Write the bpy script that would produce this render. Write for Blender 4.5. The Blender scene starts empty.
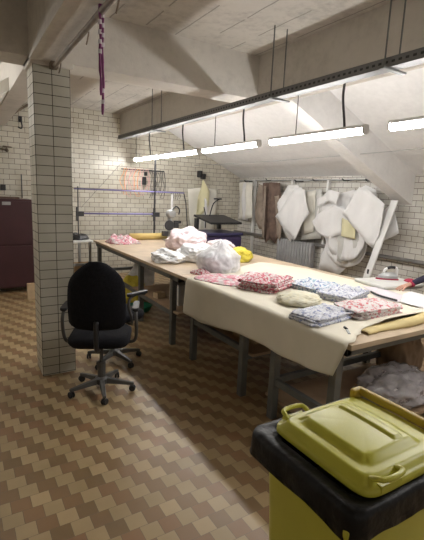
import bpy, bmesh, math, random
from mathutils import Vector, Matrix, noise
random.seed(7)
C = bpy.context.scene.collection
PI = math.pi

# ------------------------------------------------------------------ helpers
def link_obj(name, me, m=None, parent=None):
    o = bpy.data.objects.new(name, me)
    C.objects.link(o)
    if m is not None:
        for k in (m if isinstance(m, (list, tuple)) else [m]):
            me.materials.append(k)
    if parent is not None:
        o.parent = parent
    return o

def obj(name, bm, m=None, parent=None, smooth=False, bevel=0, seg=2, loc=None, rotz=0):
    me = bpy.data.meshes.new(name)
    bmesh.ops.recalc_face_normals(bm, faces=bm.faces[:])
    for f in bm.faces:
        f.smooth = smooth
    bm.to_mesh(me); bm.free()
    o = link_obj(name, me, m, parent)
    if bevel:
        b = o.modifiers.new('bevel', 'BEVEL'); b.width = bevel; b.segments = seg
        b.limit_method = 'ANGLE'; b.angle_limit = math.radians(40)
    if loc is not None: o.location = loc
    if rotz: o.rotation_euler[2] = rotz
    return o

def tag(o, label=None, cat=None, group=None, kind=None):
    if label: o['label'] = label
    if cat: o['category'] = cat
    if group: o['group'] = group
    if kind: o['kind'] = kind
    return o

def thing(name, label, cat, loc=(0, 0, 0), rotz=0, group=None):
    o = bpy.data.objects.new(name, None); C.objects.link(o)
    o.location = loc; o.rotation_euler = (0, 0, rotz)
    o.empty_display_size = .05
    return tag(o, label, cat, group)

def dup(root, loc, rotz, label, group=None):
    r = root.copy(); C.objects.link(r); r.location = loc; r.rotation_euler = (0, 0, rotz)
    r['label'] = label
    if group: r['group'] = group
    for ch in list(root.children):
        c = ch.copy(); C.objects.link(c); c.parent = r
        for g in ch.children:
            d = g.copy(); C.objects.link(d); d.parent = c
    return r

def B(bm, x0, x1, y0, y1, z0, z1, M=None):
    vs = [bm.verts.new((x, y, z)) for x in (x0, x1) for y in (y0, y1) for z in (z0, z1)]
    for q in ((0, 1, 3, 2), (4, 6, 7, 5), (0, 4, 5, 1), (2, 3, 7, 6), (0, 2, 6, 4), (1, 5, 7, 3)):
        bm.faces.new([vs[i] for i in q])
    if M is not None:
        bmesh.ops.transform(bm, matrix=M, verts=vs)
    return vs

def box(x0, x1, y0, y1, z0, z1, M=None):
    bm = bmesh.new(); B(bm, x0, x1, y0, y1, z0, z1, M); return bm

def tube(bm, pts, r, n=8, caps=True, closed=False):
    pts = [Vector(p) for p in pts]
    rs = r if isinstance(r, (list, tuple)) else [r] * len(pts)
    rings = []; up = None
    N = len(pts)
    for i, p in enumerate(pts):
        if closed:
            d = pts[(i + 1) % N] - pts[(i - 1) % N]
        else:
            d = pts[min(i + 1, N - 1)] - pts[max(i - 1, 0)]
        d = d.normalized()
        if up is None:
            up = Vector((0, 0, 1)) if abs(d.z) < .9 else Vector((1, 0, 0))
        a = d.cross(up)
        if a.length < 1e-5: a = d.orthogonal()
        a.normalize(); b = a.cross(d).normalized(); up = b
        rings.append([bm.verts.new(p + (a * math.cos(2 * PI * k / n) + b * math.sin(2 * PI * k / n)) * rs[i]) for k in range(n)])
    for i in range(N if closed else N - 1):
        A, D = rings[i], rings[(i + 1) % N]
        for k in range(n):
            bm.faces.new((A[k], A[(k + 1) % n], D[(k + 1) % n], D[k]))
    if caps and not closed:
        bm.faces.new(rings[0]); bm.faces.new(rings[-1][::-1])

def T(pts, r, n=8, closed=False):
    bm = bmesh.new(); tube(bm, pts, r, n, True, closed); return bm

def lathe(bm, prof, n=24, c=(0, 0), M=None):
    rings = []
    for r, z in prof:
        rings.append([bm.verts.new((c[0] + r * math.cos(2 * PI * k / n), c[1] + r * math.sin(2 * PI * k / n), z)) for k in range(n)])
    for a, b in zip(rings[:-1], rings[1:]):
        for k in range(n):
            bm.faces.new((a[k], a[(k + 1) % n], b[(k + 1) % n], b[k]))
    bm.faces.new(rings[0][::-1]); bm.faces.new(rings[-1])
    if M is not None:
        bmesh.ops.transform(bm, matrix=M, verts=[v for r in rings for v in r])

def spline(pts, k=6):
    P = [Vector(p) for p in pts]; out = []
    for i in range(len(P) - 1):
        p0 = P[max(i - 1, 0)]; p1 = P[i]; p2 = P[i + 1]; p3 = P[min(i + 2, len(P) - 1)]
        for j in range(k):
            t = j / k
            out.append(.5 * ((2 * p1) + (p2 - p0) * t + (2 * p0 - 5 * p1 + 4 * p2 - p3) * t * t + (3 * p1 - p0 - 3 * p2 + p3) * t ** 3))
    out.append(P[-1]); return out

# ------------------------------------------------------------------ materials
def newmat(name):
    m = bpy.data.materials.new(name); m.use_nodes = True
    nt = m.node_tree; return m, nt, nt.nodes['Principled BSDF']

def math_n(nt, op, a, b=None, c=None):
    n = nt.nodes.new('ShaderNodeMath'); n.operation = op
    for i, v in enumerate((a, b, c)):
        if v is None: continue
        if isinstance(v, (int, float)): n.inputs[i].default_value = v
        else: nt.links.new(v, n.inputs[i])
    return n.outputs[0]

def ramp(nt, fac, stops):
    r = nt.nodes.new('ShaderNodeValToRGB'); e = r.color_ramp.elements
    while len(e) < len(stops): e.new(.5)
    for k, (p, c) in enumerate(stops):
        e[k].position = p; e[k].color = (*c, 1)
    nt.links.new(fac, r.inputs[0]); return r.outputs[0]

def noise_n(nt, vec, scale, detail=3, rough=.5):
    n = nt.nodes.new('ShaderNodeTexNoise'); n.inputs['Scale'].default_value = scale
    n.inputs['Detail'].default_value = detail; n.inputs['Roughness'].default_value = rough
    nt.links.new(vec, n.inputs['Vector']); return n.outputs[0]

def ocoord(nt):
    return nt.nodes.new('ShaderNodeTexCoord').outputs['Object']

def bump(nt, p, h, s=.3, d=.01):
    b = nt.nodes.new('ShaderNodeBump'); b.inputs['Strength'].default_value = s; b.inputs['Distance'].default_value = d
    nt.links.new(h, b.inputs['Height']); nt.links.new(b.outputs[0], p.inputs['Normal'])

def plain(name, col, rough=.5, metal=0, var=.12, scale=12, bmp=0, spec=.5):
    m, nt, p = newmat(name)
    o = ocoord(nt); n = noise_n(nt, o, scale, 4)
    lo = tuple(c * (1 - var) for c in col); hi = tuple(min(1, c * (1 + var)) for c in col)
    nt.links.new(ramp(nt, n, [(.3, lo), (.7, hi)]), p.inputs['Base Color'])
    p.inputs['Roughness'].default_value = rough; p.inputs['Metallic'].default_value = metal
    p.inputs['Specular IOR Level'].default_value = spec
    if bmp: bump(nt, p, noise_n(nt, o, scale * 3, 4), bmp, .01)
    return m

def tilemat(name, ax, w, h, off=.5, org=(0, 0), tile=((.62, .59, .50), (.72, .69, .60)), grout=(.10, .085, .065), ms=.004, rough=.18):
    m, nt, p = newmat(name)
    s = nt.nodes.new('ShaderNodeSeparateXYZ'); nt.links.new(ocoord(nt), s.inputs[0])
    u = math_n(nt, 'SUBTRACT', s.outputs[ax], org[0]); v = math_n(nt, 'SUBTRACT', s.outputs[2], org[1])
    c = nt.nodes.new('ShaderNodeCombineXYZ'); nt.links.new(u, c.inputs[0]); nt.links.new(v, c.inputs[1])
    b = nt.nodes.new('ShaderNodeTexBrick'); nt.links.new(c.outputs[0], b.inputs['Vector'])
    b.offset = off; b.inputs['Scale'].default_value = 1
    b.inputs['Brick Width'].default_value = w; b.inputs['Row Height'].default_value = h
    b.inputs['Mortar Size'].default_value = ms; b.inputs['Mortar Smooth'].default_value = .2
    b.inputs['Color1'].default_value = (*tile[0], 1); b.inputs['Color2'].default_value = (*tile[1], 1)
    b.inputs['Mortar'].default_value = (*grout, 1)
    # grime
    n = noise_n(nt, c.outputs[0], 2.2, 5)
    mx = nt.nodes.new('ShaderNodeMix'); mx.data_type = 'RGBA'; mx.blend_type = 'MULTIPLY'; mx.inputs[0].default_value = .6
    nt.links.new(b.outputs['Color'], mx.inputs[6]); nt.links.new(ramp(nt, n, [(.3, (.72, .69, .62)), (.6, (1, 1, 1))]), mx.inputs[7])
    nt.links.new(mx.outputs[2], p.inputs['Base Color'])
    nt.links.new(ramp(nt, b.outputs['Fac'], [(0, (rough,) * 3), (1, (.8,) * 3)]), p.inputs['Roughness'])
    hh = math_n(nt, 'MULTIPLY', b.outputs['Fac'], -1)
    hh2 = math_n(nt, 'ADD', hh, math_n(nt, 'MULTIPLY', noise_n(nt, c.outputs[0], 9, 2), .5))
    bump(nt, p, hh2, .35, .003)
    return m

def floormat():
    m, nt, p = newmat('floor_tiles')
    s = nt.nodes.new('ShaderNodeSeparateXYZ'); nt.links.new(ocoord(nt), s.inputs[0])
    yy = math_n(nt, 'DIVIDE', math_n(nt, 'SUBTRACT', s.outputs[1], .05), .1)
    row = math_n(nt, 'FLOOR', yy)
    xs = math_n(nt, 'ADD', math_n(nt, 'MULTIPLY_ADD', row, .05, s.outputs[0]), .093 + 20)
    t = math_n(nt, 'FRACT', math_n(nt, 'DIVIDE', xs, .2))
    light = math_n(nt, 'LESS_THAN', t, .5)
    xb = math_n(nt, 'DIVIDE', xs, .1); col = math_n(nt, 'FLOOR', xb)
    fx = math_n(nt, 'FRACT', xb); fy = math_n(nt, 'FRACT', yy)
    ex = math_n(nt, 'MINIMUM', fx, math_n(nt, 'SUBTRACT', 1, fx)); ey = math_n(nt, 'MINIMUM', fy, math_n(nt, 'SUBTRACT', 1, fy))
    g = math_n(nt, 'LESS_THAN', math_n(nt, 'MINIMUM', ex, ey), .013)
    cc = nt.nodes.new('ShaderNodeCombineXYZ'); nt.links.new(col, cc.inputs[0]); nt.links.new(row, cc.inputs[1])
    wn = nt.nodes.new('ShaderNodeTexWhiteNoise'); wn.noise_dimensions = '2D'; nt.links.new(cc.outputs[0], wn.inputs[0])
    cl = ramp(nt, wn.outputs[0], [(0, (.37, .275, .145)), (.5, (.41, .305, .165)), (1, (.45, .33, .18))])
    cd = ramp(nt, wn.outputs[0], [(0, (.225, .148, .072)), (.4, (.25, .158, .078)), (.8, (.275, .164, .082)), (1, (.295, .165, .086))])
    mx = nt.nodes.new('ShaderNodeMix'); mx.data_type = 'RGBA'
    nt.links.new(light, mx.inputs[0]); nt.links.new(cd, mx.inputs[6]); nt.links.new(cl, mx.inputs[7])
    o = ocoord(nt)
    n = noise_n(nt, o, 1.3, 6, .6)
    m3 = nt.nodes.new('ShaderNodeMix'); m3.data_type = 'RGBA'; m3.blend_type = 'MULTIPLY'; m3.inputs[0].default_value = .8
    nt.links.new(mx.outputs[2], m3.inputs[6]); nt.links.new(ramp(nt, n, [(.3, (.75, .72, .68)), (.65, (1, 1, 1))]), m3.inputs[7])
    m2 = nt.nodes.new('ShaderNodeMix'); m2.data_type = 'RGBA'
    nt.links.new(g, m2.inputs[0]); nt.links.new(m3.outputs[2], m2.inputs[6]); m2.inputs[7].default_value = (.17, .125, .075, 1)
    nt.links.new(m2.outputs[2], p.inputs['Base Color'])
    nt.links.new(ramp(nt, noise_n(nt, o, 5, 4), [(.3, (.30,) * 3), (.7, (.5,) * 3)]), p.inputs['Roughness'])
    bump(nt, p, math_n(nt, 'ADD', math_n(nt, 'MULTIPLY', g, -1), math_n(nt, 'MULTIPLY', wn.outputs[0], .5)), .3, .003)
    return m

def concrete(name, col, seams=False, stain=.25, ax=0):
    m, nt, p = newmat(name); o = ocoord(nt)
    n1 = noise_n(nt, o, 1.1, 8, .65); n2 = noise_n(nt, o, 14, 5, .6)
    f = math_n(nt, 'MULTIPLY_ADD', n2, .35, math_n(nt, 'MULTIPLY', n1, .65))
    c = ramp(nt, f, [(.33, tuple(k * (1 - stain) for k in col)), (.5, col), (.7, tuple(min(1, k * 1.08) for k in col))])
    h = n2
    if seams:
        s = nt.nodes.new('ShaderNodeSeparateXYZ'); nt.links.new(o, s.inputs[0])
        a = s.outputs[ax]
        w = math_n(nt, 'MULTIPLY_ADD', n1, .05, a)
        fr = math_n(nt, 'FRACT', math_n(nt, 'DIVIDE', w, .31))
        e = math_n(nt, 'LESS_THAN', fr, .045)
        mk = math_n(nt, 'MULTIPLY', e, math_n(nt, 'GREATER_THAN', noise_n(nt, o, 2.3, 2), .46))
        mx = nt.nodes.new('ShaderNodeMix'); mx.data_type = 'RGBA'
        nt.links.new(mk, mx.inputs[0]); nt.links.new(c, mx.inputs[6]); mx.inputs[7].default_value = (*[k * .55 for k in col], 1)
        c = mx.outputs[2]; h = math_n(nt, 'SUBTRACT', n2, mk)
    nt.links.new(c, p.inputs['Base Color']); p.inputs['Roughness'].default_value = .85
    bump(nt, p, h, .35, .012)
    return m

def printmat(name, base, cols, scale=22, th=.53):
    m, nt, p = newmat(name); o = ocoord(nt)
    n = noise_n(nt, o, scale, 2, .6)
    v = nt.nodes.new('ShaderNodeTexVoronoi'); v.inputs['Scale'].default_value = scale * .9; nt.links.new(o, v.inputs['Vector'])
    s = nt.nodes.new('ShaderNodeSeparateColor'); nt.links.new(v.outputs['Color'], s.inputs[0])
    pat = ramp(nt, s.outputs[0], [(0, cols[0]), (.5, cols[1]), (1, cols[2])])
    mask = ramp(nt, n, [(th - .03, (0, 0, 0)), (th + .03, (1, 1, 1))])
    mx = nt.nodes.new('ShaderNodeMix'); mx.data_type = 'RGBA'
    nt.links.new(mask, mx.inputs[0]); mx.inputs[6].default_value = (*base, 1); nt.links.new(pat, mx.inputs[7])
    nt.links.new(mx.outputs[2], p.inputs['Base Color']); p.inputs['Roughness'].default_value = .75
    bump(nt, p, noise_n(nt, o, 30, 3), .4, .01)
    return m

def plasticbag(name, col, alpha=.75, rough=.3):
    m, nt, p = newmat(name); o = ocoord(nt)
    n = noise_n(nt, o, 14, 4)
    nt.links.new(ramp(nt, n, [(.3, tuple(c * .85 for c in col)), (.7, col)]), p.inputs['Base Color'])
    p.inputs['Roughness'].default_value = rough
    nt.links.new(ramp(nt, noise_n(nt, o, 9, 3), [(.35, (alpha * .75,) * 3), (.65, (min(1, alpha * 1.2),) * 3)]), p.inputs['Alpha'])
    bump(nt, p, noise_n(nt, o, 14, 3, .5), .3, .02)
    return m

def emis(name, col, s):
    m, nt, p = newmat(name)
    p.inputs['Base Color'].default_value = (*col, 1); p.inputs['Emission Color'].default_value = (*col, 1)
    p.inputs['Emission Strength'].default_value = s
    return m

def slotted(name, ax):
    m, nt, p = newmat(name)
    s = nt.nodes.new('ShaderNodeSeparateXYZ'); nt.links.new(ocoord(nt), s.inputs[0])
    fy = math_n(nt, 'FRACT', math_n(nt, 'DIVIDE', s.outputs[1], .05))
    a = math_n(nt, 'LESS_THAN', fy, .5)
    z = math_n(nt, 'ABSOLUTE', math_n(nt, 'SUBTRACT', s.outputs[2], 2.585))
    b = math_n(nt, 'LESS_THAN', z, .008)
    k = math_n(nt, 'MULTIPLY', a, b)
    mx = nt.nodes.new('ShaderNodeMix'); mx.data_type = 'RGBA'; nt.links.new(k, mx.inputs[0])
    mx.inputs[6].default_value = (.17, .17, .17, 1); mx.inputs[7].default_value = (.03, .03, .03, 1)
    nt.links.new(mx.outputs[2], p.inputs['Base Color']); p.inputs['Metallic'].default_value = .3; p.inputs['Roughness'].default_value = .5
    return m

M = dict(
    floor=floormat(),
    wall_back=tilemat('back_wall_tiles', 0, .185, .09, grout=(.17, .14, .105), rough=.22),
    wall_right=tilemat('right_wall_tiles', 1, .185, .086, tile=((.62, .60, .55), (.70, .68, .63)), grout=(.17, .14, .115), rough=.25),
    col_f=tilemat('column_front_tiles', 0, .144, .081, 0, (.59, .012), tile=((.45, .43, .36), (.50, .48, .41)), grout=(.035, .028, .02), ms=.003, rough=.3),
    col_s=tilemat('column_side_tiles', 1, .144, .081, 0, (3.8, .012), tile=((.45, .43, .36), (.50, .48, .41)), grout=(.035, .028, .02), ms=.003, rough=.3),
    ceil=concrete('board_marked_concrete', (.54, .505, .45), True, .35),
    beam=concrete('beam_plaster', (.62, .585, .53), False, .2),
    slope=concrete('white_plaster', (.84, .83, .82), False, .1),
    rafter=concrete('rafter_plaster', (.80, .785, .77), False, .12),
    cream_plaster=concrete('left_plaster', (.70, .67, .60), False, .1),
    wood=plain('table_board', (.50, .39, .27), .55, 0, .12, 5),
    shelfwood=plain('shelf_board', (.40, .28, .18), .6, 0, .15, 6),
    steel=plain('grey_painted_steel', (.145, .15, .145), .45, .3, .15, 9),
    lsteel=plain('light_steel', (.45, .46, .46), .4, .6, .1, 9),
    white_metal=plain('white_metal', (.75, .75, .73), .4, 0, .05, 5),
    housing=plain('lamp_housing', (.70, .69, .68), .5, 0, .05, 5),
    tubes=emis('lamp_glow', (1, .98, .955), 66),
    cloth=plain('cream_cloth', (.72, .675, .56), .8, 0, .06, 3, .15),
    clothedge=plain('yellowed_cloth', (.62, .50, .24), .7, 0, .1, 6, .1),
    tray=slotted('slotted_tray', 1),
    black=plain('black_plastic', (.018, .018, .02), .45, 0, .2, 10),
    fabric=plain('black_upholstery', (.010, .010, .013), .95, 0, .25, 60, .3, .2),
    grey_plastic=plain('grey_plastic', (.075, .072, .068), .45, 0, .2, 12),
    darkmetal=plain('dark_metal', (.06, .06, .065), .4, .5, .2, 14),
    maroon=plain('maroon_paint', (.060, .020, .024), .45, 0, .15, 3),
    yellow=plain('bin_yellow', (.55, .53, .06), .33, 0, .06, 4),
    orange=plain('bin_amber', (.50, .36, .05), .4, 0, .06, 4),
    binbag=None, purple=plain('purple_paint', (.045, .04, .11), .4, 0, .1, 5),
    plum=plain('plum_paint', (.05, .035, .10), .4, 0, .1, 5),
    rail_purple=plain('rail_purple', (.22, .20, .46), .4, 0, .1, 5),
    yroll=plain('yellow_roll', (.66, .50, .18), .6, 0, .06, 5),
    paper=plain('white_paper', (.78, .775, .77), .7, 0, .04, 4),
    pinkpaper=plain('pinkish_paper', (.66, .61, .65), .7, 0, .05, 4),
    creampaper=plain('cream_card', (.76, .74, .66), .7, 0, .07, 4),
    yellowpaper=plain('yellow_card', (.70, .66, .42), .7, 0, .05, 4),
    greypaper=plain('greyish_film', (.60, .60, .57), .5, 0, .08, 4),
    brown=plain('brown_card', (.13, .085, .065), .7, 0, .3, 9),
    brown2=plain('pale_brown_card', (.30, .24, .19), .7, 0, .2, 9),
    kraft=plain('kraft_paper', (.28, .19, .12), .8, 0, .12, 6, .3),
    carton=plain('carton', (.50, .35, .20), .8, 0, .1, 6),
    palewood=plain('pale_wood', (.55, .42, .27), .6, 0, .1, 12),
    skin=plain('skin', (.58, .33, .24), .5, 0, .06, 20),
    navy=plain('navy_knit', (.025, .022, .045), .9, 0, .2, 40, .2),
    crimson=plain('crimson_cloth', (.38, .03, .07), .8, 0, .15, 30),
    trousers=plain('dark_trousers', (.04, .04, .05), .9, 0, .2, 30),
    hair=plain('brown_hair', (.05, .03, .02), .6, 0, .3, 50),
    green=plain('green_plastic', (.02, .22, .12), .4, 0, .1, 5),
    ycloth=plain('yellow_cloth', (.72, .60, .07), .7, 0, .1, 12, .5),
    pcloth=plain('pale_pink_cloth', (.88, .75, .79), .8, 0, .07, 6, .2),
    pk2=printmat('pink_white_print', (.70, .62, .62), ((.62, .18, .24), (.70, .35, .40), (.45, .10, .16)), 24, .50),
    red1=printmat('red_print', (.62, .56, .55), ((.42, .04, .08), (.55, .12, .16), (.30, .10, .12)), 46, .50),
    red2=printmat('soft_red_print', (.64, .60, .59), ((.55, .10, .12), (.62, .25, .25), (.40, .08, .12)), 38, .55),
    blue1=printmat('blue_print', (.62, .63, .67), ((.10, .14, .38), (.25, .46, .53), (.14, .14, .30)), 46, .53),
    blue2=printmat('grey_blue_print', (.60, .61, .65), ((.18, .22, .40), (.35, .38, .50), (.20, .20, .28)), 44, .54),
    cream1=printmat('cream_print', (.68, .66, .53), ((.66, .62, .44), (.72, .68, .52), (.60, .56, .42)), 20, .5),
    magenta=plain('magenta_ribbon', (.20, .035, .14), .6, 0, .3, 20),
    wplastic=plasticbag('white_plastic', (.93, .94, .96), 1.3),
    tplastic=plasticbag('clear_plastic', (.92, .93, .96), .72),
    dplastic=printmat('packed_goods', (.60, .56, .56), ((.12, .10, .11), (.30, .25, .26), (.20, .17, .18)), 26, .48),
    cplastic=plasticbag('crinkled_film', (.80, .77, .80), .5, .15),
    radiator=plain('radiator_paint', (.33, .33, .33), .5, 0, .1, 8),
    pipe=plain('pipe_paint', (.20, .19, .18), .5, .2, .15, 8),
    rust=plain('rusty_pipe', (.19, .15, .11), .6, .2, .25, 14),
    orangecord=plain('orange_cord', (.80, .36, .14), .6, 0, .1, 10),
    pinkcord=plain('pink_cord', (.75, .42, .40), .6, 0, .1, 10),
)
m, nt, p = newmat('black_bag'); p.inputs['Base Color'].default_value = (.006, .006, .007, 1); p.inputs['Roughness'].default_value = .42; p.inputs['Specular IOR Level'].default_value = .3
bump(nt, p, noise_n(nt, ocoord(nt), 16, 3, .5), .35, .02); M['binbag'] = m

def struct(name, bm, m, **k):
    o = obj(name, bm, m, **k); o['kind'] = 'structure'; return o

# ------------------------------------------------------------------ room shell
XL, XR, YN, YB, ZC = -3.2, 5.73, -2.6, 8.2, 3.14
ZW = 2.09                                     # height of the low right wall
XS = 3.44                                     # where the slope meets the flat ceiling
struct('floor', box(XL, XR, YN, YB, -.1, 0), M['floor'])
struct('wall_back', box(XL, XR + .15, YB, YB + .15, 0, 3.6), M['wall_back'])
struct('wall_right', box(XR, XR + .15, YN, YB, 0, ZW + .15), M['wall_right'])
struct('wall_left', box(XL - .15, XL, YN, YB, 0, 3.4), M['cream_plaster'])
struct('ceiling', box(XL, XS, YN, YB, ZC, ZC + .15), M['ceil'])
def prism_y(prof, y0, y1):
    bm = bmesh.new()
    a = [bm.verts.new((x, y0, z)) for x, z in prof]; b = [bm.verts.new((x, y1, z)) for x, z in prof]
    n = len(prof)
    for k in range(n): bm.faces.new((a[k], a[(k + 1) % n], b[(k + 1) % n], b[k]))
    bm.faces.new(a); bm.faces.new(b[::-1]); return bm
sl = (ZC - ZW) / (XR - XS)
struct('ceiling', prism_y([(XS, ZC), (XR, ZW), (XR, ZW + .15), (XS, ZC + .15)], YN, YB), M['slope'])
# beams
struct('trim_1', box(.565, .785, YN, YB, 2.69, ZC), M['beam'])            # long beam over the pillar
struct('trim_2', box(.785, 2.83, 3.8, 4.12, 2.71, ZC), M['beam'])         # cross beam
struct('trim_3', box(XL, .565, 3.8, 4.12, 2.71, ZC), M['beam'])
struct('trim_4', prism_y([(2.83, 2.74), (3.2, 2.74), (3.2, ZC), (2.83, ZC)], YN, YB), M['beam'])   # long beam over the lamps
rd = .44
struct('trim_5', prism_y([(3.2, ZC + .1 - rd), (XR, ZW - rd), (XR, ZW), (XS, ZC), (3.2, ZC)], 3.76, 3.99), M['rafter'])
# sloping soffit in the left bay, with the dark pipe on the wall under it
struct('ceiling', prism_y([(1.15, 3.12), (-1.2, 1.45), (-1.2, 1.6), (1.0, ZC)], 5.2, YB), M['cream_plaster'])
o = obj('wall_pipe', T([(1.2, 8.15, 3.1), (-.6, 8.15, 1.80)], .02), M['rust'], smooth=True)
tag(o, 'dark pipe running up the left tiled wall under the sloping soffit', 'pipe')
# tiled pillar
bm = box(.588, .88, 3.8, 4.10, 0, 2.665)
bm.faces.ensure_lookup_table(); bm.normal_update()
bmesh.ops.recalc_face_normals(bm, faces=bm.faces[:])
for f in bm.faces: f.material_index = 1 if abs(f.normal.x) > .5 else 0
struct('column', bm, [M['col_f'], M['col_s']], bevel=.004)
struct('trim_6', box(.565, .905, 3.79, 4.12, 2.665, 2.72), M['beam'], bevel=.008)

# ------------------------------------------------------------------ lamps
def lamp(y0, label):
    L = 1.27
    t = thing('ceiling_lamp', label, 'lamp', (3.05, y0, 2.28), 0, 'fluorescent lamps in a row over the table')
    obj('housing', prism_y([(-.030, .030), (-.026, .058), (.026, .058), (.030, .030)], 0, L), M['housing'], t, bevel=.004)
    for y in (0, L):
        obj('end_cap', prism_y([(-.040, -.008), (-.040, .02), (-.03, .058), (.03, .058), (.040, .02), (.040, -.008), (.02, -.025), (-.02, -.025)], y - .008, y + .008), M['housing'], t, bevel=.003)
    bm = prism_y([(.036 * math.cos(a), .008 + .030 * math.sin(a)) for a in [math.radians(140 + 260 * k / 14) for k in range(15)]], .009, L - .009)
    obj('diffuser', bm, M['tubes'], t, smooth=True)
    return t
names = ['fluorescent lamp farthest away, nearest the back wall', 'second fluorescent lamp from the back wall', 'third fluorescent lamp from the back, above the puffy pink bag',
         'long fluorescent lamp in front of the sloping rafter, fourth from the back wall', 'fluorescent lamp nearest the viewer, cut by the right edge of the photo']
lampy = [6.80, 5.44, 4.02, 2.52, 1.0]
base_lamp = None
for y, nme in zip(lampy, names):
    if base_lamp is None: base_lamp = lamp(y, nme); base_lamp.scale.y = .90
    else: dup(base_lamp, (3.05, y, 2.28), 0, nme).scale.y = 1
# unseen lamp added behind the viewer, for light on the pillar front
for x, y in ((3.05, -.5),):
    dup(base_lamp, (x, y, 2.28 if x > 0 else 2.6), 0, 'unseen fluorescent lamp added behind the viewer')
for y in (4.4, 6.0): dup(base_lamp, (-.75, y, 2.62), 0, 'unseen fluorescent lamp added in the left bay')  # unseen lamps added to brighten the left bay floor

def slope_z(x): return ZC if x < XS else ZC - (x - XS) * sl
cords = [(7.2, 1), (5.9, 1), (4.3, 1), (2.75, 1), (1.15, 1)]
cn = ['black cord hanging down to the farthest lamp', 'black cord hanging down to the second lamp from the back', 'black cord hanging down to the third lamp from the back', 'thick black cord hanging down to the long fourth lamp', 'black cord hanging down to the lamp nearest the viewer']
for (y, _), l in zip(cords, cn):
    o = obj('power_cord', T(spline([(3.05, y + .05, 2.745), (3.045, y + .05, 2.6), (3.05, y + .02, 2.42), (3.05, y, 2.30)]), .011 if y > 3.5 else .012, 6), M['darkmetal'], smooth=True)
    tag(o, l, 'cord', 'cords from the tray to the lamps')
for y in (1.35, 3.4, 5.0, 7.9):
    o = obj('hanging_chain', T([(3.05, y, 2.30), (3.05, y, 2.745)], .005, 5), M['darkmetal'])
    tag(o, {1.35: 'thin chain holding the lamp nearest the viewer', 3.4: 'thin chain holding the far end of the long fourth lamp', 5.0: 'thin chain holding the far end of the third lamp', 7.9: 'thin chain holding the farthest lamp'}[y], 'chain', 'chains holding the lamps')

# cable tray with its hanger rods
t = thing('cable_tray', 'long grey slotted metal cable tray hung above the lamps', 'cable tray', (0, 0, 0))
bm = bmesh.new()
B(bm, 2.45, 2.453, YN, 7.2, 2.555, 2.615); B(bm, 2.547, 2.55, YN, 7.2, 2.555, 2.615); B(bm, 2.45, 2.55, YN, 7.2, 2.553, 2.557)
B(bm, 2.45, 2.462, YN, 7.2, 2.612, 2.615); B(bm, 2.538, 2.55, YN, 7.2, 2.612, 2.615)
obj('channel', bm, M['tray'], t)
for y in (5.7, 3.07, 1.91):
    obj('cross_bracket', box(2.40, 2.64, y - .02, y + .02, 2.54, 2.553), M['steel'], t, bevel=.002)
    for x in (2.43, 2.57):
        obj('hanger_rod', T([(x, y, 2.545), (x, y, ZC)], .006, 6), M['steel'], t)
# cables lying in the tray
tag(obj('cable', T([(2.48, YN + .1, 2.567), (2.48, 7.15, 2.567)], .009, 6), M['black'], smooth=True), 'black cable lying in the slotted tray', 'cable')
# thin wire across the room
a, b = Vector((4.5, 8.19, 2.29)), Vector((4.5, YN, 2.50))
tag(obj('wire', T([a.lerp(b, k / 30) + Vector((0, 0, -.10 * 4 * (k / 30) * (1 - k / 30))) for k in range(31)], .0045, 5), M['lsteel']), 'thin pale wire stretched along the sloping ceiling', 'wire')

# pipe under the beam, hooks, ribbon
t = thing('overhead_pipe', 'brown pipe running from the pillar top under the beam', 'pipe', (0, 0, 0))
obj('tube', T([(.745, 3.79, 2.655), (.745, YN, 2.655)], .019, 10), M['rust'], t, smooth=True)
for y in (3.6, 2.8, 2.24):
    obj('hook', T(spline([(.745, y, 2.68), (.765, y, 2.655), (.755, y - .01, 2.60), (.745, y - .02, 2.57)]), .005, 5), M['rust'], t)
obj('clamp', box(.715, .775, 3.72, 3.80, 2.64, 2.69), M['rust'], t, bevel=.005)
t = thing('hanging_ribbon', 'magenta and white twisted ribbon hanging from the brown overhead pipe', 'ribbon', (.745, 2.47, 2.66))
for s, mm, ln in ((-1, 'magenta', .46), (1, 'magenta', .56)):
    pts = [(s * .009 + .003 * math.sin(k * .7 + s), s * .008, .02 - ln * k / 14) for k in range(15)]
    rib = obj('strand', T(pts, [.0075 + .002 * math.sin(k * 2.1) for k in range(15)], 6), M[mm], t, smooth=True)
    for k in range(6):
        zz = (-.03 - k * .05 if k < 4 else -.42 - (k - 4) * .06) + s * .02
        if -zz < ln - .02: obj('white_band', T([(s * .010, s * .008, zz), (s * .010, s * .008, zz - .022)], .0105, 7), M['pinkpaper'], rib)
obj('knot', T([(-.01, 0, .022), (.0, .0, .028), (.012, 0, .02)], .014, 7), M['magenta'], t, smooth=True)

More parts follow.
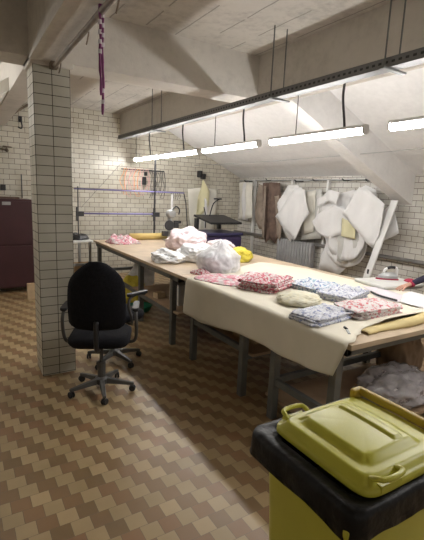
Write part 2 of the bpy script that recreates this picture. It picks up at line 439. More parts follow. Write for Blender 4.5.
# ------------------------------------------------------------------ tables
TZ = .85
def table(y0, y1, legs, rail_z, label, shelf=None, x0=1.95, x1=3.70):
    t = thing('work_table', label, 'table', (0, 0, 0), 0, 'work tables standing end to end')
    obj('tabletop', box(x0, x1, y0, y1, TZ - .035, TZ), M['wood'], t, bevel=.003)
    bm = bmesh.new(); a = .03
    B(bm, x0 + a, x0 + a + .04, y0 + .05, y1 - .05, TZ - .095, TZ - .036); B(bm, x1 - a - .04, x1 - a, y0 + .05, y1 - .05, TZ - .095, TZ - .036)
    B(bm, x0 + a, x1 - a, y0 + .05, y0 + .09, TZ - .094, TZ - .036); B(bm, x0 + a, x1 - a, y1 - .09, y1 - .05, TZ - .094, TZ - .036)
    obj('apron', bm, M['steel'], t, bevel=.003)
    for y in legs:
        for x in (x0 + .03, x1 - .09):
            obj('leg', box(x, x + .06, y - .03, y + .03, 0, TZ - .036), M['steel'], t, bevel=.004)
    for x in (x0 + .04, x1 - .08):
        obj('rail', box(x, x + .04, legs[0], legs[-1], rail_z - .05, rail_z), M['steel'], t, bevel=.003)
    for y in (legs[0], legs[-1]):
        obj('rail', box(x0 + .08, x1 - .08, y - .02, y + .02, rail_z - .05 if y != legs[0] or not shelf else shelf[0] - .07, rail_z if y != legs[0] or not shelf else shelf[0] - .03), M['steel'], t, bevel=.003)
    if shelf:
        z, ya, yb, xa = shelf
        obj('shelf', box(xa, x1 - .1, ya, yb, z - .025, z), M['shelfwood'], t, bevel=.003)
    return t
table(1.55, 2.49, (1.70, 2.28), .335, 'grey steel table nearest the viewer under the cream cloth', (.14, 1.63, 2.42, 2.05))
table(2.50, 3.80, (2.69, 3.56), .44, 'middle grey steel table hidden by the hanging cream cloth', (.395, 2.6, 3.7, 2.04))
table(3.81, 7.0, (4.05, 5.0, 6.85), .385, 'farthest long table with bare brown top and open grey legs', (.40, 3.9, 5.3, 2.0))

# small bench left of the far table end
t = thing('side_bench', 'small white-topped bench with pale steel legs behind the office chairs', 'table', (1.73, 7.35, 0))
obj('bench_top', box(-.26, .20, -.42, .42, .82, .85), M['white_metal'], t, bevel=.003)
for x in (-.23, .14):
    for y in (-.38, .34): obj('leg', box(x, x + .04, y, y + .04, 0, .82), M['lsteel'], t)
obj('rail', box(-.22, .17, -.375, -.345, .42, .46), M['lsteel'], t)

# ------------------------------------------------------------------ cream cloth
bm = bmesh.new()
NY, NS = 56, 44
def far_edge(x):                 # where the cloth ends at the back, by x
    if x < 2.0: return 3.60
    if x < 3.3: return 3.60 + (x - 2.0) / 1.3 * .58
    return 4.18
grid = []
for i in range(NS + 1):
    s = i / NS
    row = []
    for j in range(NY + 1):
        tt = j / NY
        if i < 12:               # hanging flap
            h = 1 - i / 12
            y = 1.57 + tt * (3.62 - 1.57)
            drop = .345 - .15 * (1 - abs(tt)) ** 1.3 + .018 * math.sin(tt * 9)
            z = TZ + .006 - h * drop
            x = 1.935 - .035 * h ** .8 + .012 * h * math.sin(y * 5.5 + .6) + .006 * h * math.sin(y * 17)
            x -= .05 * h * max(0, 1 - tt * 6)
            y += -.01 + .03 * h * max(0, 1 - tt * 6)
        else:
            k = (i - 12) / (NS - 12)
            x = 1.945 + k * 1.65 + .05 * k * math.sin(tt * 6)
            yn = 1.57 + .16 * min(1, max(0, k * 8 - .3))
            y = yn + tt * (far_edge(x) - yn) - (0 if x < 3.3 else 1.3 * (x - 3.3) * tt * 1.6)
            z = TZ + .006 + .004 * noise.noise(Vector((x * 4, y * 4, 0))) + .002
            if tt < .06 and k > .12:      # lifted near edge
                z += (.06 - tt) / .06 * .05 * min(1, (k - .12) * 5); y -= (.06 - tt) / .06 * .03
        row.append(bm.verts.new((x, y, z)))
    grid.append(row)
for i in range(NS):
    for j in range(NY):
        f = bm.faces.new((grid[i][j], grid[i + 1][j], grid[i + 1][j + 1], grid[i][j + 1]))
        f.material_index = 0
o = obj('table_cloth', bm, M['cloth'], smooth=True)
md = o.modifiers.new('solid', 'SOLIDIFY'); md.thickness = .003; md.offset = 1
tag(o, 'cream cloth covering the near tables and hanging over their front edge', 'cloth')
bm = bmesh.new(); prev = None
for k in range(41):
    x = 2.20 + 1.48 * k / 40
    h = .012 + .050 * min(1, k / 22) + .004 * math.sin(k * .7)
    r = [bm.verts.new((x, 1.76 - .13 * math.sin(a) + .01 * math.sin(k * .4), TZ + .004 + h * math.sin(a * 1.9) ** .8 if 0 < a * 1.9 < PI else TZ + .004)) for a in [PI / 1.9 * q / 12 for q in range(13)]]
    if prev:
        for q in range(12): bm.faces.new((prev[q], prev[q + 1], r[q + 1], r[q]))
    prev = r
o = obj('curled_cloth_edge', bm, M['clothedge'], smooth=True)  # raised edge of the cream cloth, built as its own sheet
s_ = o.modifiers.new('s', 'SOLIDIFY'); s_.thickness = .002; s_.offset = 1
tag(o, 'yellowish curled cloth edge along the near end of the table', 'paper')

# ------------------------------------------------------------------ soft goods
def blob(name, c, size, mat, label, cat, seed=0, amp=.18, freq=2.2, rot=0, power=1.0, parent=None, group=None, knot=None, pinch=0):
    bm = bmesh.new()
    bmesh.ops.create_icosphere(bm, subdivisions=5, radius=1)
    for v in bm.verts:
        p = v.co.copy()
        d = noise.noise(p * freq + Vector((seed * 7.1, 0, seed))) * amp
        r = abs(noise.noise(p * freq * 2.3 + Vector((0, seed * 3.3, 5)))) * amp * .8
        q = p * (1 + d - r)
        if pinch and q.z > .2:                       # narrower towards the top
            s = 1 - pinch * (q.z - .2) / .8; q.x *= s; q.y *= s
        z = q.z
        z = max(z, -.55) + .55
        v.co = Vector((q.x * size[0] / 2, q.y * size[1] / 2, z * size[2] / 1.55))
    o = obj(name, bm, mat, parent, smooth=True, loc=c, rotz=rot)
    if knot:
        bm = bmesh.new()
        for a in (-.5, .5, 2.0):
            tube(bm, [(0, 0, size[2] * .86), (math.cos(a) * .02, math.sin(a) * .02, size[2] * 1.0), (math.cos(a) * .07, math.sin(a) * .07, size[2] * 1.08)], [.018, .012, .022], 7)
        obj('knot', bm, mat, o, smooth=True)
    if label: tag(o, label, cat, group)
    return o

def flatheap(name, c, size, mat, label, cat, seed=0, rot=0, h=.06, group=None):
    """a loose crumpled piece of cloth lying on the table"""
    bm = bmesh.new(); N = 40; R = 14
    rings = []
    for r in range(R + 1):
        q = r / R; ring = []
        for k in range(N):
            a = 2 * PI * k / N
            rr = 1 + .22 * noise.noise(Vector((math.cos(a) * 1.6 + seed * 5, math.sin(a) * 1.6, 0)))
            x = math.cos(a) * rr * q * size[0] / 2; y = math.sin(a) * rr * q * size[1] / 2
            z = h * (1 - q ** 4) * (.55 + .9 * abs(noise.noise(Vector((x * 9 + seed * 3, y * 9, seed))))) * (1.0 if q < .98 else 0) + .002
            ring.append(bm.verts.new((x, y, z)))
            if r == 0: break
        rings.append(ring)
    for k in range(N): bm.faces.new((rings[0][0], rings[1][k], rings[1][(k + 1) % N]))
    for a, b in zip(rings[1:-1], rings[2:]):
        for k in range(N): bm.faces.new((a[k], b[k], b[(k + 1) % N], a[(k + 1) % N]))
    bm.faces.new([v for v in rings[-1]][::-1])
    o = obj(name, bm, mat, None, smooth=True, loc=c, rotz=rot)
    return tag(o, label, cat, group)

def folded(c, w, d, layers, lh, mat, label, seed=0, rot=0, group='folded printed fabric bundles on the table'):
    """a stack of folded printed pieces"""
    rnd = random.Random(seed)
    bm = bmesh.new(); N = 64; prev = None; z = 0
    def ring(z, s, ox, oy, ph):
        out = []
        for k in range(N):
            a = 2 * PI * k / N
            ca, sa = math.cos(a), math.sin(a); e = .30
            x = math.copysign(abs(ca) ** e, ca) * w / 2 * s; y = math.copysign(abs(sa) ** e, sa) * d / 2 * s
            w1 = 1 + .13 * noise.noise(Vector((ca * 2 + ph, sa * 2, z * 6))) + .06 * noise.noise(Vector((ca * 5, sa * 5 + ph, z * 20))) + .03 * noise.noise(Vector((ca * 14, sa * 14 + ph, z * 30)))
            zz = z + lh * .9 * noise.noise(Vector((ca * 1.7 + ph * .3, sa * 1.7, seed))) * (1 if z > lh * .4 else 0)
            out.append(bm.verts.new((x * w1 + ox, y * w1 + oy, max(0, zz))))
        return out
    first = None
    for L in range(layers):
        ox, oy = rnd.uniform(-.012, .012), rnd.uniform(-.012, .012); ph = rnd.uniform(0, 30)
        sc = 1 - rnd.uniform(0, .10) - .012 * L; ox *= 1.8; oy *= 1.8
        for zz, s in ((0, .95), (.2, 1.0), (.8, 1.0), (.98, .95)):
            r = ring(z + zz * lh, s * sc, ox, oy, ph)
            if first is None: first = r
            if prev is not None:
                for k in range(N): bm.faces.new((prev[k], prev[(k + 1) % N], r[(k + 1) % N], r[k]))
            prev = r
        z += lh
    # wrinkled top
    last = prev
    for s in (.8, .6, .4, .2):
        r = []
        for k in range(N):
            v = last[k].co; x = v.x * s / .93; y = v.y * s / .93
            zz = z + lh * .2 + .045 * noise.noise(Vector((x * 11 + seed, y * 11, 3))) + .012 * noise.noise(Vector((x * 25, y * 25, seed)))
            r.append(bm.verts.new((x, y, zz)))
        for k in range(N): bm.faces.new((prev[k], prev[(k + 1) % N], r[(k + 1) % N], r[k]))
        prev = r
    bm.faces.new(prev); bm.faces.new(first[::-1])
    o = obj('fabric_bundle', bm, mat, None, smooth=True, loc=c, rotz=rot)
    return tag(o, label, 'fabric', group)

Z1 = TZ + .0125
folded((2.44, 2.96, Z1), .50, .40, 6, .015, M['red1'], 'tallest dark red and white printed fabric stack beside the clear bag', 1, .45)
folded((2.84, 2.78, Z1), .46, .40, 3, .015, M['blue1'], 'blue and white printed fabric stack behind the cream bundle', 2, .2)
blob('fabric_bundle', (2.33, 2.41, Z1 - .002), (.40, .37, .085), M['cream1'], 'rounded cream fabric bundle between the blue stacks', 'fabric', 3, .14, 2.5, .4, group='folded printed fabric bundles on the table')
folded((2.18, 2.03, Z1), .46, .28, 3, .015, M['blue2'], 'flat blue and white printed fabric nearest the front edge of the table', 4, .12)
folded((2.82, 2.39, Z1), .50, .34, 4, .015, M['blue2'], 'pale grey-blue printed fabric stack behind the near red stack', 5, .3)
folded((2.62, 1.96, Z1), .52, .31, 5, .014, M['red2'], 'white fabric stack with red flowers nearest the curled cloth edge', 6, .02)
flatheap('loose_fabric', (2.24, 3.40, Z1 - .003), (.50, .62), M['pk2'], 'pink and red printed cloth lying flat in front of the clear bag', 'fabric', 4, .2, .035)
flatheap('loose_fabric', (2.70, 3.36, Z1 - .003), (.45, .5), M['red2'], 'loose red-flowered cloth behind the tallest red stack', 'fabric', 9, .2, .05)
flatheap('loose_fabric', (2.21, 3.80, TZ + .001), (.20, .26), M['red1'], 'small red cloth at the foot of the clear bag', 'fabric', 11, .2, .05)

flatheap('loose_fabric', (2.30, 6.55, TZ + .001), (.52, .62), M['pk2'], 'crumpled pink cloth at the far end beside the yellow roll', 'fabric', 2, .3, .12)
blob('stuffed_bag', (3.0, 5.62, TZ), (.62, .66, .33), M['pcloth'], 'big puffy pale pink bag in the middle of the far table', 'bag', 2, .22, 1.8)
blob('stuffed_bag', (3.22, 5.0, TZ), (.42, .5, .21), M['pcloth'], 'smaller pink bag behind the clear plastic bag', 'bag', 5, .25, 2.0)
blob('plastic_bag', (2.22, 4.62, TZ), (.44, .40, .15), M['wplastic'], 'limp white plastic bag at the front edge of the far table', 'bag', 3, .40, 1.7)
blob('plastic_bag', (2.60, 4.58, TZ), (.52, .52, .24), M['wplastic'], 'full white plastic bag between the limp bag and the clear bag', 'bag', 8, .30, 1.6)
t = blob('plastic_bag', (2.48, 3.86, TZ + .004), (.52, .46, .36), M['tplastic'], 'large clear plastic bag with pale contents and a gathered top', 'bag', 4, .20, 1.5, 0, pinch=.72)
blob('contents', (-.02, .02, .006), (.38, .34, .20), M['blue2'], None, None, 6, .2, 2.2, parent=t)
blob('stuffed_bag', (3.12, 4.42, TZ), (.44, .36, .17), M['ycloth'], 'bright yellow fabric bag behind the clear plastic bag', 'bag', 9, .25, 1.9, .3)
t = thing('fabric_roll', 'long yellow roll lying across the far end of the table', 'roll', (0, 0, 0))
obj('rolled_cloth', T([(2.55, 6.88, TZ + .058), (3.28, 6.88, TZ + .058)], .058, 20), M['yroll'], t, smooth=True)
obj('core', T([(2.52, 6.88, TZ + .058), (3.31, 6.88, TZ + .058)], .02, 12), M['carton'], t, smooth=True)

# papers
def sheet(name, pts, z, mat, label, cat, th=.002, group=None):
    bm = bmesh.new()
    vs = [bm.verts.new((x, y, z)) for x, y in pts]; f = bm.faces.new(vs)
    bmesh.ops.triangulate(bm, faces=[f])
    bmesh.ops.subdivide_edges(bm, edges=bm.edges[:], cuts=5, use_grid_fill=True)
    for v in bm.verts: v.co.z += .006 + .006 * noise.noise(Vector((v.co.x * 7, v.co.y * 7, z * 9)))
    o = obj(name, bm, mat, smooth=True)
    s = o.modifiers.new('s', 'SOLIDIFY'); s.thickness = th
    return tag(o, label, cat, group)
sheet('paper_sheet', [(3.13, 2.30), (3.10, 2.08), (3.36, 2.0), (3.48, 2.52), (3.36, 2.62)], Z1, M['pinkpaper'], 'pale pinkish paper sheet under the dark strip', 'paper')
sheet('paper_sheet', [(3.12, 2.05), (3.12, 1.80), (3.55, 1.82), (3.60, 2.26), (3.42, 2.22)], Z1 + .008, M['paper'], 'white paper sheet in front of the reaching hand', 'paper')
o = obj('marking_ruler', T(spline([(3.20, 2.40, Z1 + .016), (3.14, 2.26, Z1 + .016), (3.13, 2.08, Z1 + .016)]), .009, 6), M['darkmetal'], smooth=True)
tag(o, 'thin dark curved strip lying on the pinkish paper', 'ruler')
t = thing('table_clamp', 'small silver tool on the near corner of the table', 'tool', (2.11, 1.72, Z1 - .002), .9)
obj('blade', box(-.055, .03, -.008, .008, 0, .008), M['lsteel'], t, bevel=.002)
obj('handle', T([(.03, 0, .008), (.065, .01, .010)], .008, 8), M['darkmetal'], t, smooth=True)

# ------------------------------------------------------------------ ironing corner with person
t = thing('ironing_slab', 'white padded slab lying across the far edge of the table', 'board', (3.60, 2.62, TZ + .003), -.15)
obj('pad', box(-.14, .40, -.22, .20, .012, .045), M['greypaper'], t, bevel=.015, seg=3)
obj('backing', box(-.12, .38, -.20, .18, 0, .012), M['lsteel'], t)
t = thing('hand_iron', 'white and grey iron with a black handle top on the white slab', 'iron', (3.80, 2.66, TZ + .049), 2.6)
bm = bmesh.new()
pr = [(.13, 0), (.09, .035), (.02, .05), (-.09, .05), (-.09, -.05), (.02, -.05), (.09, -.035)]
for z0, z1, s in ((0, .012, 1),):
    a = [bm.verts.new((x * s, y * s, z0)) for x, y in pr]; b = [bm.verts.new((x * s, y * s, z1)) for x, y in pr]
    for k in range(7): bm.faces.new((a[k], a[(k + 1) % 7], b[(k + 1) % 7], b[k]))
    bm.faces.new(a[::-1]); bm.faces.new(b)
obj('sole_plate', bm, M['crimson'], t)
bm = bmesh.new(); rings = []
for z, s in ((.012, .95), (.04, .88), (.062, .6), (.075, .3)):
    rings.append([bm.verts.new((x * s - (1 - s) * .03, y * s, z)) for x, y in pr])
for a, b in zip(rings[:-1], rings[1:]):
    for k in range(7): bm.faces.new((a[k], a[(k + 1) % 7], b[(k + 1) % 7], b[k]))
bm.faces.new(rings[0][::-1]); bm.faces.new(rings[-1])
obj('body', bm, M['lsteel'], t, bevel=.006)
obj('handle', T(spline([(.05, 0, .05), (.04, 0, .10), (-.02, 0, .125), (-.08, 0, .115), (-.085, 0, .04)]), .013, 10), M['white_metal'], t, smooth=True)
obj('handle_grip', T([(.02, 0, .117), (-.02, 0, .128), (-.06, 0, .124)], .016, 10), M['black'], t, smooth=True)
flatheap('loose_fabric', (3.93, 2.48, TZ + .049), (.14, .14), M['crimson'], 'small crimson cloth on the white slab beside the iron', 'fabric', 12, 0, .03)

def skinned(name, chains, mat, parent=None, root=0, sub=2):
    """chains: list of [(pos, radius)...]; the first vertex of later chains may name an existing vertex by index"""
    me = bpy.data.meshes.new(name); V = []; E = []; R = []
    for ch in chains:
        prev = None
        for it in ch:
            if isinstance(it, int): prev = it; continue
            p, r = it; V.append(p); R.append(r); i = len(V) - 1
            if prev is not None: E.append((prev, i))
            prev = i
    me.from_pydata(V, E, []); o = link_obj(name, me, None, parent)
    sm = o.modifiers.new('skin', 'SKIN')
    if not me.skin_vertices: pass
    for i, sv in enumerate(me.skin_vertices[0].data):
        rr = R[i]; sv.radius = rr if isinstance(rr, tuple) else (rr, rr); sv.use_root = (i == root)
    sm.use_smooth_shade = True
    sb = o.modifiers.new('sub', 'SUBSURF'); sb.levels = sub; sb.render_levels = sub
    # bake to a plain mesh so the material is kept
    dg = bpy.context.evaluated_depsgraph_get(); ev = o.evaluated_get(dg)
    m2 = bpy.data.meshes.new_from_object(ev); o.modifiers.clear(); o.data = m2
    m2.materials.clear(); m2.materials.append(mat)
    for p in m2.polygons: p.use_smooth = True
    return o

person = thing('person', 'person at the right edge reaching a dark-sleeved arm over the papers', 'person', (0, 0, 0))
px_, py_ = 4.28, 1.98
# body: continuous surface, pelvis root
hand = Vector((3.60, 2.36, .905)); wrist = Vector((3.70, 2.35, .915)); elbow = Vector((3.97, 2.27, 1.01)); sho = Vector((4.16, 2.10, 1.36))
sho2 = Vector((4.36, 1.76, 1.36)); el2 = Vector((4.30, 1.62, 1.10)); wr2 = Vector((4.12, 1.66, .93))
body = skinned('body', [
    [((px_ + .04, py_ - .02, .93), (.15, .13)), ((px_ + .02, py_ - .02, 1.10), (.13, .11)), ((px_ - .02, py_ - .02, 1.28), (.15, .11)), ((px_ - .04, py_ - .01, 1.41), (.09, .08)), ((px_ - .08, py_ + .0, 1.49), .05), ((px_ - .12, py_ + .01, 1.56), .055)],
    [3, (tuple(sho), .06), (tuple((sho + elbow) / 2), .047), (tuple(elbow), .040), (tuple((elbow + wrist) / 2), .036), (tuple(wrist), .024)],
    [3, (tuple(sho2), .06), (tuple(el2), .040), (tuple(wr2), .026), ((4.05, 1.68, .90), .022)],
    [0, ((px_ + .0, py_ + .11, .84), .095), ((px_ - .02, py_ + .12, .48), .065), ((px_ + .04, py_ + .12, .10), .042), ((px_ - .04, py_ + .13, .04), .038), ((px_ - .13, py_ + .14, .035), .030)],
    [0, ((px_ + .06, py_ - .13, .84), .095), ((px_ + .04, py_ - .14, .48), .065), ((px_ + .10, py_ - .14, .10), .042), ((px_ + .02, py_ - .14, .04), .038), ((px_ - .07, py_ - .14, .035), .030)],
], M['navy'], person)
# hand: palm and five fingers, grown as one surface
d = (hand - wrist).normalized(); side = Vector((.25, 1, 0)).normalized()
def HP(a, b, c): return tuple(wrist + d * a + side * b + Vector((0, 0, c)))
hch = [[(HP(-.03, 0, 0), .024), (HP(.0, 0, 0), .024), (HP(.035, 0, -.004), (.032, .017)), (HP(.065, 0, -.008), (.034, .014))]]
hb = skinned('hand', hch, M['skin'], person)
for b0, ln, sp in ((.028, .066, .012), (.010, .076, .004), (-.009, .072, -.004), (-.027, .056, -.012)):
    skinned('finger', [[(HP(.045, b0 * .8, -.006), .010), (HP(.075, b0, -.008), .0095), (HP(.075 + ln * .45, b0 + sp * .5, -.016), .0085), (HP(.075 + ln * .8, b0 + sp, -.028), .0078), (HP(.075 + ln, b0 + sp, -.036), .0068)]], M['skin'], hb, 0, 1)
skinned('thumb', [[(HP(.02, .022, -.006), .012), (HP(.042, .045, -.014), .0105), (HP(.068, .058, -.022), .009), (HP(.088, .062, -.028), .0078)]], M['skin'], hb, 0, 1)
obj('cuff', T([tuple(wrist - d * .045), tuple(wrist - d * .005)], [.034, .030], 14), M['crimson'], person, smooth=True)
# other hand rests near the table
skinned('hand', [[((4.06, 1.68, .905), .020), ((4.02, 1.69, .895), (.03, .016)), ((3.98, 1.70, .888), (.028, .013))]] , M['skin'], person)
# head with face
hx, hy, hz = px_ - .15, py_ + .02, 1.68
bm = bmesh.new(); bmesh.ops.create_uvsphere(bm, u_segments=28, v_segments=20, radius=1)
for v in bm.verts:
    x, y, z = v.co
    jaw = 1 - .28 * max(0, -z)
    v.co = Vector((x * .095 * jaw, y * .075 * jaw, z * .115))
    if x < -.9 and abs(y) < .25 and -.3 < z < .15: v.co.x -= .016 * (1 - abs(y) * 3)
obj('head', bm, M['skin'], person, smooth=True, loc=(hx, hy, hz))
for s in (-1, 1):
    e = bmesh.new(); bmesh.ops.create_uvsphere(e, u_segments=10, v_segments=8, radius=.009)
    obj('eye', e, M['black'], person, smooth=True, loc=(hx - .085, hy + s * .03, hz + .008))
    e = bmesh.new(); lathe(e, [(.004, -.006), (.022, -.004), (.024, .004), (.006, .006)], 12, M=Matrix.Rotation(PI / 2, 4, 'X'))
    obj('ear', e, M['skin'], person, smooth=True, loc=(hx + .005, hy + s * .074, hz - .005))
obj('mouth', box(-.004, .004, -.022, .022, -.004, .004), M['crimson'], person, loc=(hx - .083, hy, hz - .052), bevel=.002)
bm = bmesh.new(); bmesh.ops.create_uvsphere(bm, u_segments=24, v_segments=16, radius=1)
for v in bm.verts:
    x, y, z = v.co; v.co = Vector((x * .105 + .018, y * .087, z * .12 + .02))
bmesh.ops.delete(bm, geom=[v for v in bm.verts if v.co.x < -.05 and v.co.z < .075], context='VERTS')
obj('hair', bm, M['hair'], person, smooth=True, loc=(hx, hy, hz))

# ------------------------------------------------------------------ yellow bin
t = thing('wheelie_bin', 'yellow plastic waste bin with a black liner, at the bottom right', 'bin', (1.09, .815, 0))
bm = bmesh.new()
def rr(hx_, hy_, r, z, n=6, cx=0, cy=0):
    out = []
    for qx, qy, a0 in ((1, 1, 0), (-1, 1, PI / 2), (-1, -1, PI), (1, -1, 1.5 * PI)):
        for k in range(n + 1):
            a = a0 + PI / 2 * k / n
            out.append((cx + qx * (hx_ - r) + r * math.cos(a), cy + qy * (hy_ - r) + r * math.sin(a), z))
    return out
def loft(bm, loops, cap0=True, cap1=True):
    R = [[bm.verts.new(p) for p in L] for L in loops]; n = len(R[0])
    for a, b in zip(R[:-1], R[1:]):
        for k in range(n): bm.faces.new((a[k], a[(k + 1) % n], b[(k + 1) % n], b[k]))
    if cap0: bm.faces.new(R[0][::-1])
    if cap1: bm.faces.new(R[-1])
    return R
loft(bm, [rr(.17, .165, .04, .03), rr(.18, .17, .04, .06), rr(.222, .195, .045, .84), rr(.245, .212, .045, .85), rr(.248, .215, .045, .895), rr(.235, .205, .04, .90), rr(.225, .195, .04, .86), rr(.18, .16, .04, .10)])
obj('body', bm, M['yellow'], t, smooth=True).modifiers.new('e', 'EDGE_SPLIT').split_angle = math.radians(50)
# liner folded over the rim: crinkled skirt
bm = bmesh.new(); loops = []
base = rr(1, 1, .18, 0, 10)
prof = [(.19, .165, .70, .1), (.195, .172, .88, .1), (.215, .190, .906, .1), (.255, .222, .908, .15), (.266, .233, .903, .2), (.271, .238, .890, .4), (.272, .239, .87, .5), (.273, .240, .855, .7), (.272, .239, .84, .9), (.275, .242, .822, 1.2)]
for hx_, hy_, z, w in prof:
    L = []
    P0 = rr(hx_, hy_, .05, z, 10)
    # densify
    n = len(P0)
    for k in range(n):
        a = Vector(P0[k]); b = Vector(P0[(k + 1) % n]); m_ = max(1, int((b - a).length / .018)) if (k % 11) == 10 else 1
        cnt = 22 if (k % 11) == 10 else 1
        for j in range(cnt):
            q = a.lerp(b, j / cnt)
            nz = noise.noise(Vector((q.x * 26, q.y * 26, z * 9))); n2 = .45 * noise.noise(Vector((q.x * 9, q.y * 9, 4)))
            out = Vector((q.x, q.y, 0)).normalized()
            q = q + out * (.010 * nz * w) + Vector((0, 0, (.020 * n2 + .012 * nz) * w * (1 if z < .83 else .12)))
            L.append(tuple(q))
    loops.append(L)
loft(bm, loops, False, False)
o = obj('bin_liner', bm, M['binbag'], t, smooth=True); s = o.modifiers.new('s', 'SOLIDIFY'); s.thickness = .0025
o['label'] = 'black plastic liner folded over the rim'
# lid: a pressed shape as a height field
LX0, LX1, LY0, LY1 = -.205, .225, -.215, .185
def sm(a, b, x):
    t_ = min(1, max(0, (x - a) / (b - a))); return t_ * t_ * (3 - 2 * t_)
def lid_h(u, v):
    x = LX0 + (LX1 - LX0) * u; y = LY0 + (LY1 - LY0) * v
    e = min(u, 1 - u) * (LX1 - LX0); f = min(v, 1 - v) * (LY1 - LY0)
    h = .020 * sm(0, .03, e) * sm(0, .03, f) + .010 * math.sin(PI * u) * math.sin(PI * v)
    # raised trapezoid
    k = sm(.055, .085, x - LX0) * (1 - sm(.29, .33, x - LX0)) * sm(.05, .085, y - LY0) * (1 - sm(.325, .36, y - LY0))
    h += .017 * k
    # long narrow ridge
    k = sm(.225, .232, x - LX0) * (1 - sm(.262, .269, x - LX0)) * sm(.09, .098, y - LY0) * (1 - sm(.31, .318, y - LY0))
    h += .007 * k
    return h
bm = bmesh.new(); NU = 90; NV = 84; g = []
def lid_xy(u, v):
    x = LX0 + (LX1 - LX0) * u; y = LY0 + (LY1 - LY0) * v
    # round the corners
    cx, cy = (LX0 + LX1) / 2, (LY0 + LY1) / 2; hx_, hy_ = (LX1 - LX0) / 2, (LY1 - LY0) / 2; r = .06
    dx, dy = x - cx, y - cy
    ax, ay = abs(dx) / hx_, abs(dy) / hy_
    mxx = max(ax, ay)
    if mxx > 0:
        p = 9; nrm = (ax ** p + ay ** p) ** (1 / p); s = mxx / nrm
        dx *= s; dy *= s
    return cx + dx, cy + dy
for i in range(NU + 1):
    row = []
    for j in range(NV + 1):
        u, v = i / NU, j / NV; x, y = lid_xy(u, v)
        row.append(bm.verts.new((x, y, .935 + lid_h(u, v))))
    g.append(row)
for i in range(NU):
    for j in range(NV): bm.faces.new((g[i][j], g[i + 1][j], g[i + 1][j + 1], g[i][j + 1]))
border = [g[i][0] for i in range(NU)] + [g[NU][j] for j in range(NV)] + [g[i][NV] for i in range(NU, 0, -1)] + [g[0][j] for j in range(NV, 0, -1)]
prev = border
for dz, so in ((-.008, 1.012), (-.020, 1.018), (-.024, 1.0)):
    nr = [bm.verts.new(((v.co.x - .01) * so + .01, v.co.y * so, .935 + dz)) for v in border]
    for k in range(len(prev)): bm.faces.new((prev[k], prev[(k + 1) % len(prev)], nr[(k + 1) % len(prev)], nr[k]))
    prev = nr
bm.faces.new(prev)
lid = obj('lid', bm, M['yellow'], t, smooth=True)
for yy, s in ((LY1, 1), (LY0, -1)):
    bm = bmesh.new()
    pts = [(-.160, yy - s * .035, .955), (-.158, yy - s * .012, .968), (-.15, yy + s * .004, .972), (-.11, yy + s * .010, .973), (-.07, yy + s * .004, .972), (-.062, yy - s * .012, .968), (-.060, yy - s * .035, .955)]
    tube(bm, spline(pts, 5), .0085, 8)
    B(bm, -.155, -.065, min(yy - s * .03, yy + s * .004), max(yy - s * .03, yy + s * .004), .93, .952)
    obj('lid_grip', bm, M['yellow'], lid, smooth=False, bevel=.002, loc=(0, 0, -.010))
bm = bmesh.new()
B(bm, .200, .225, -.20, .17, .955, .985); B(bm, .165, .225, .15, .172, .945, .985); B(bm, .165, .225, -.202, -.18, .945, .985)
obj('hinge_bar', bm, M['orange'], lid, bevel=.008, seg=3)
obj('clip', box(-.272, -.258, -.215, -.195, .80, .85), M['yellow'], t, bevel=.005)
bm = bmesh.new()
for s in (-1, 1):
    lathe(bm, [(.02, -.02), (.095, -.02), (.10, -.01), (.10, .01), (.095, .02), (.02, .02)], 28, M=Matrix.Translation((.175, s * .19, .10)) @ Matrix.Rotation(PI / 2, 4, 'X'))
obj('wheels', bm, M['black'], t, bevel=.003)
obj('axle', T([(.175, -.19, .10), (.175, .19, .10)], .01, 8), M['steel'], t)

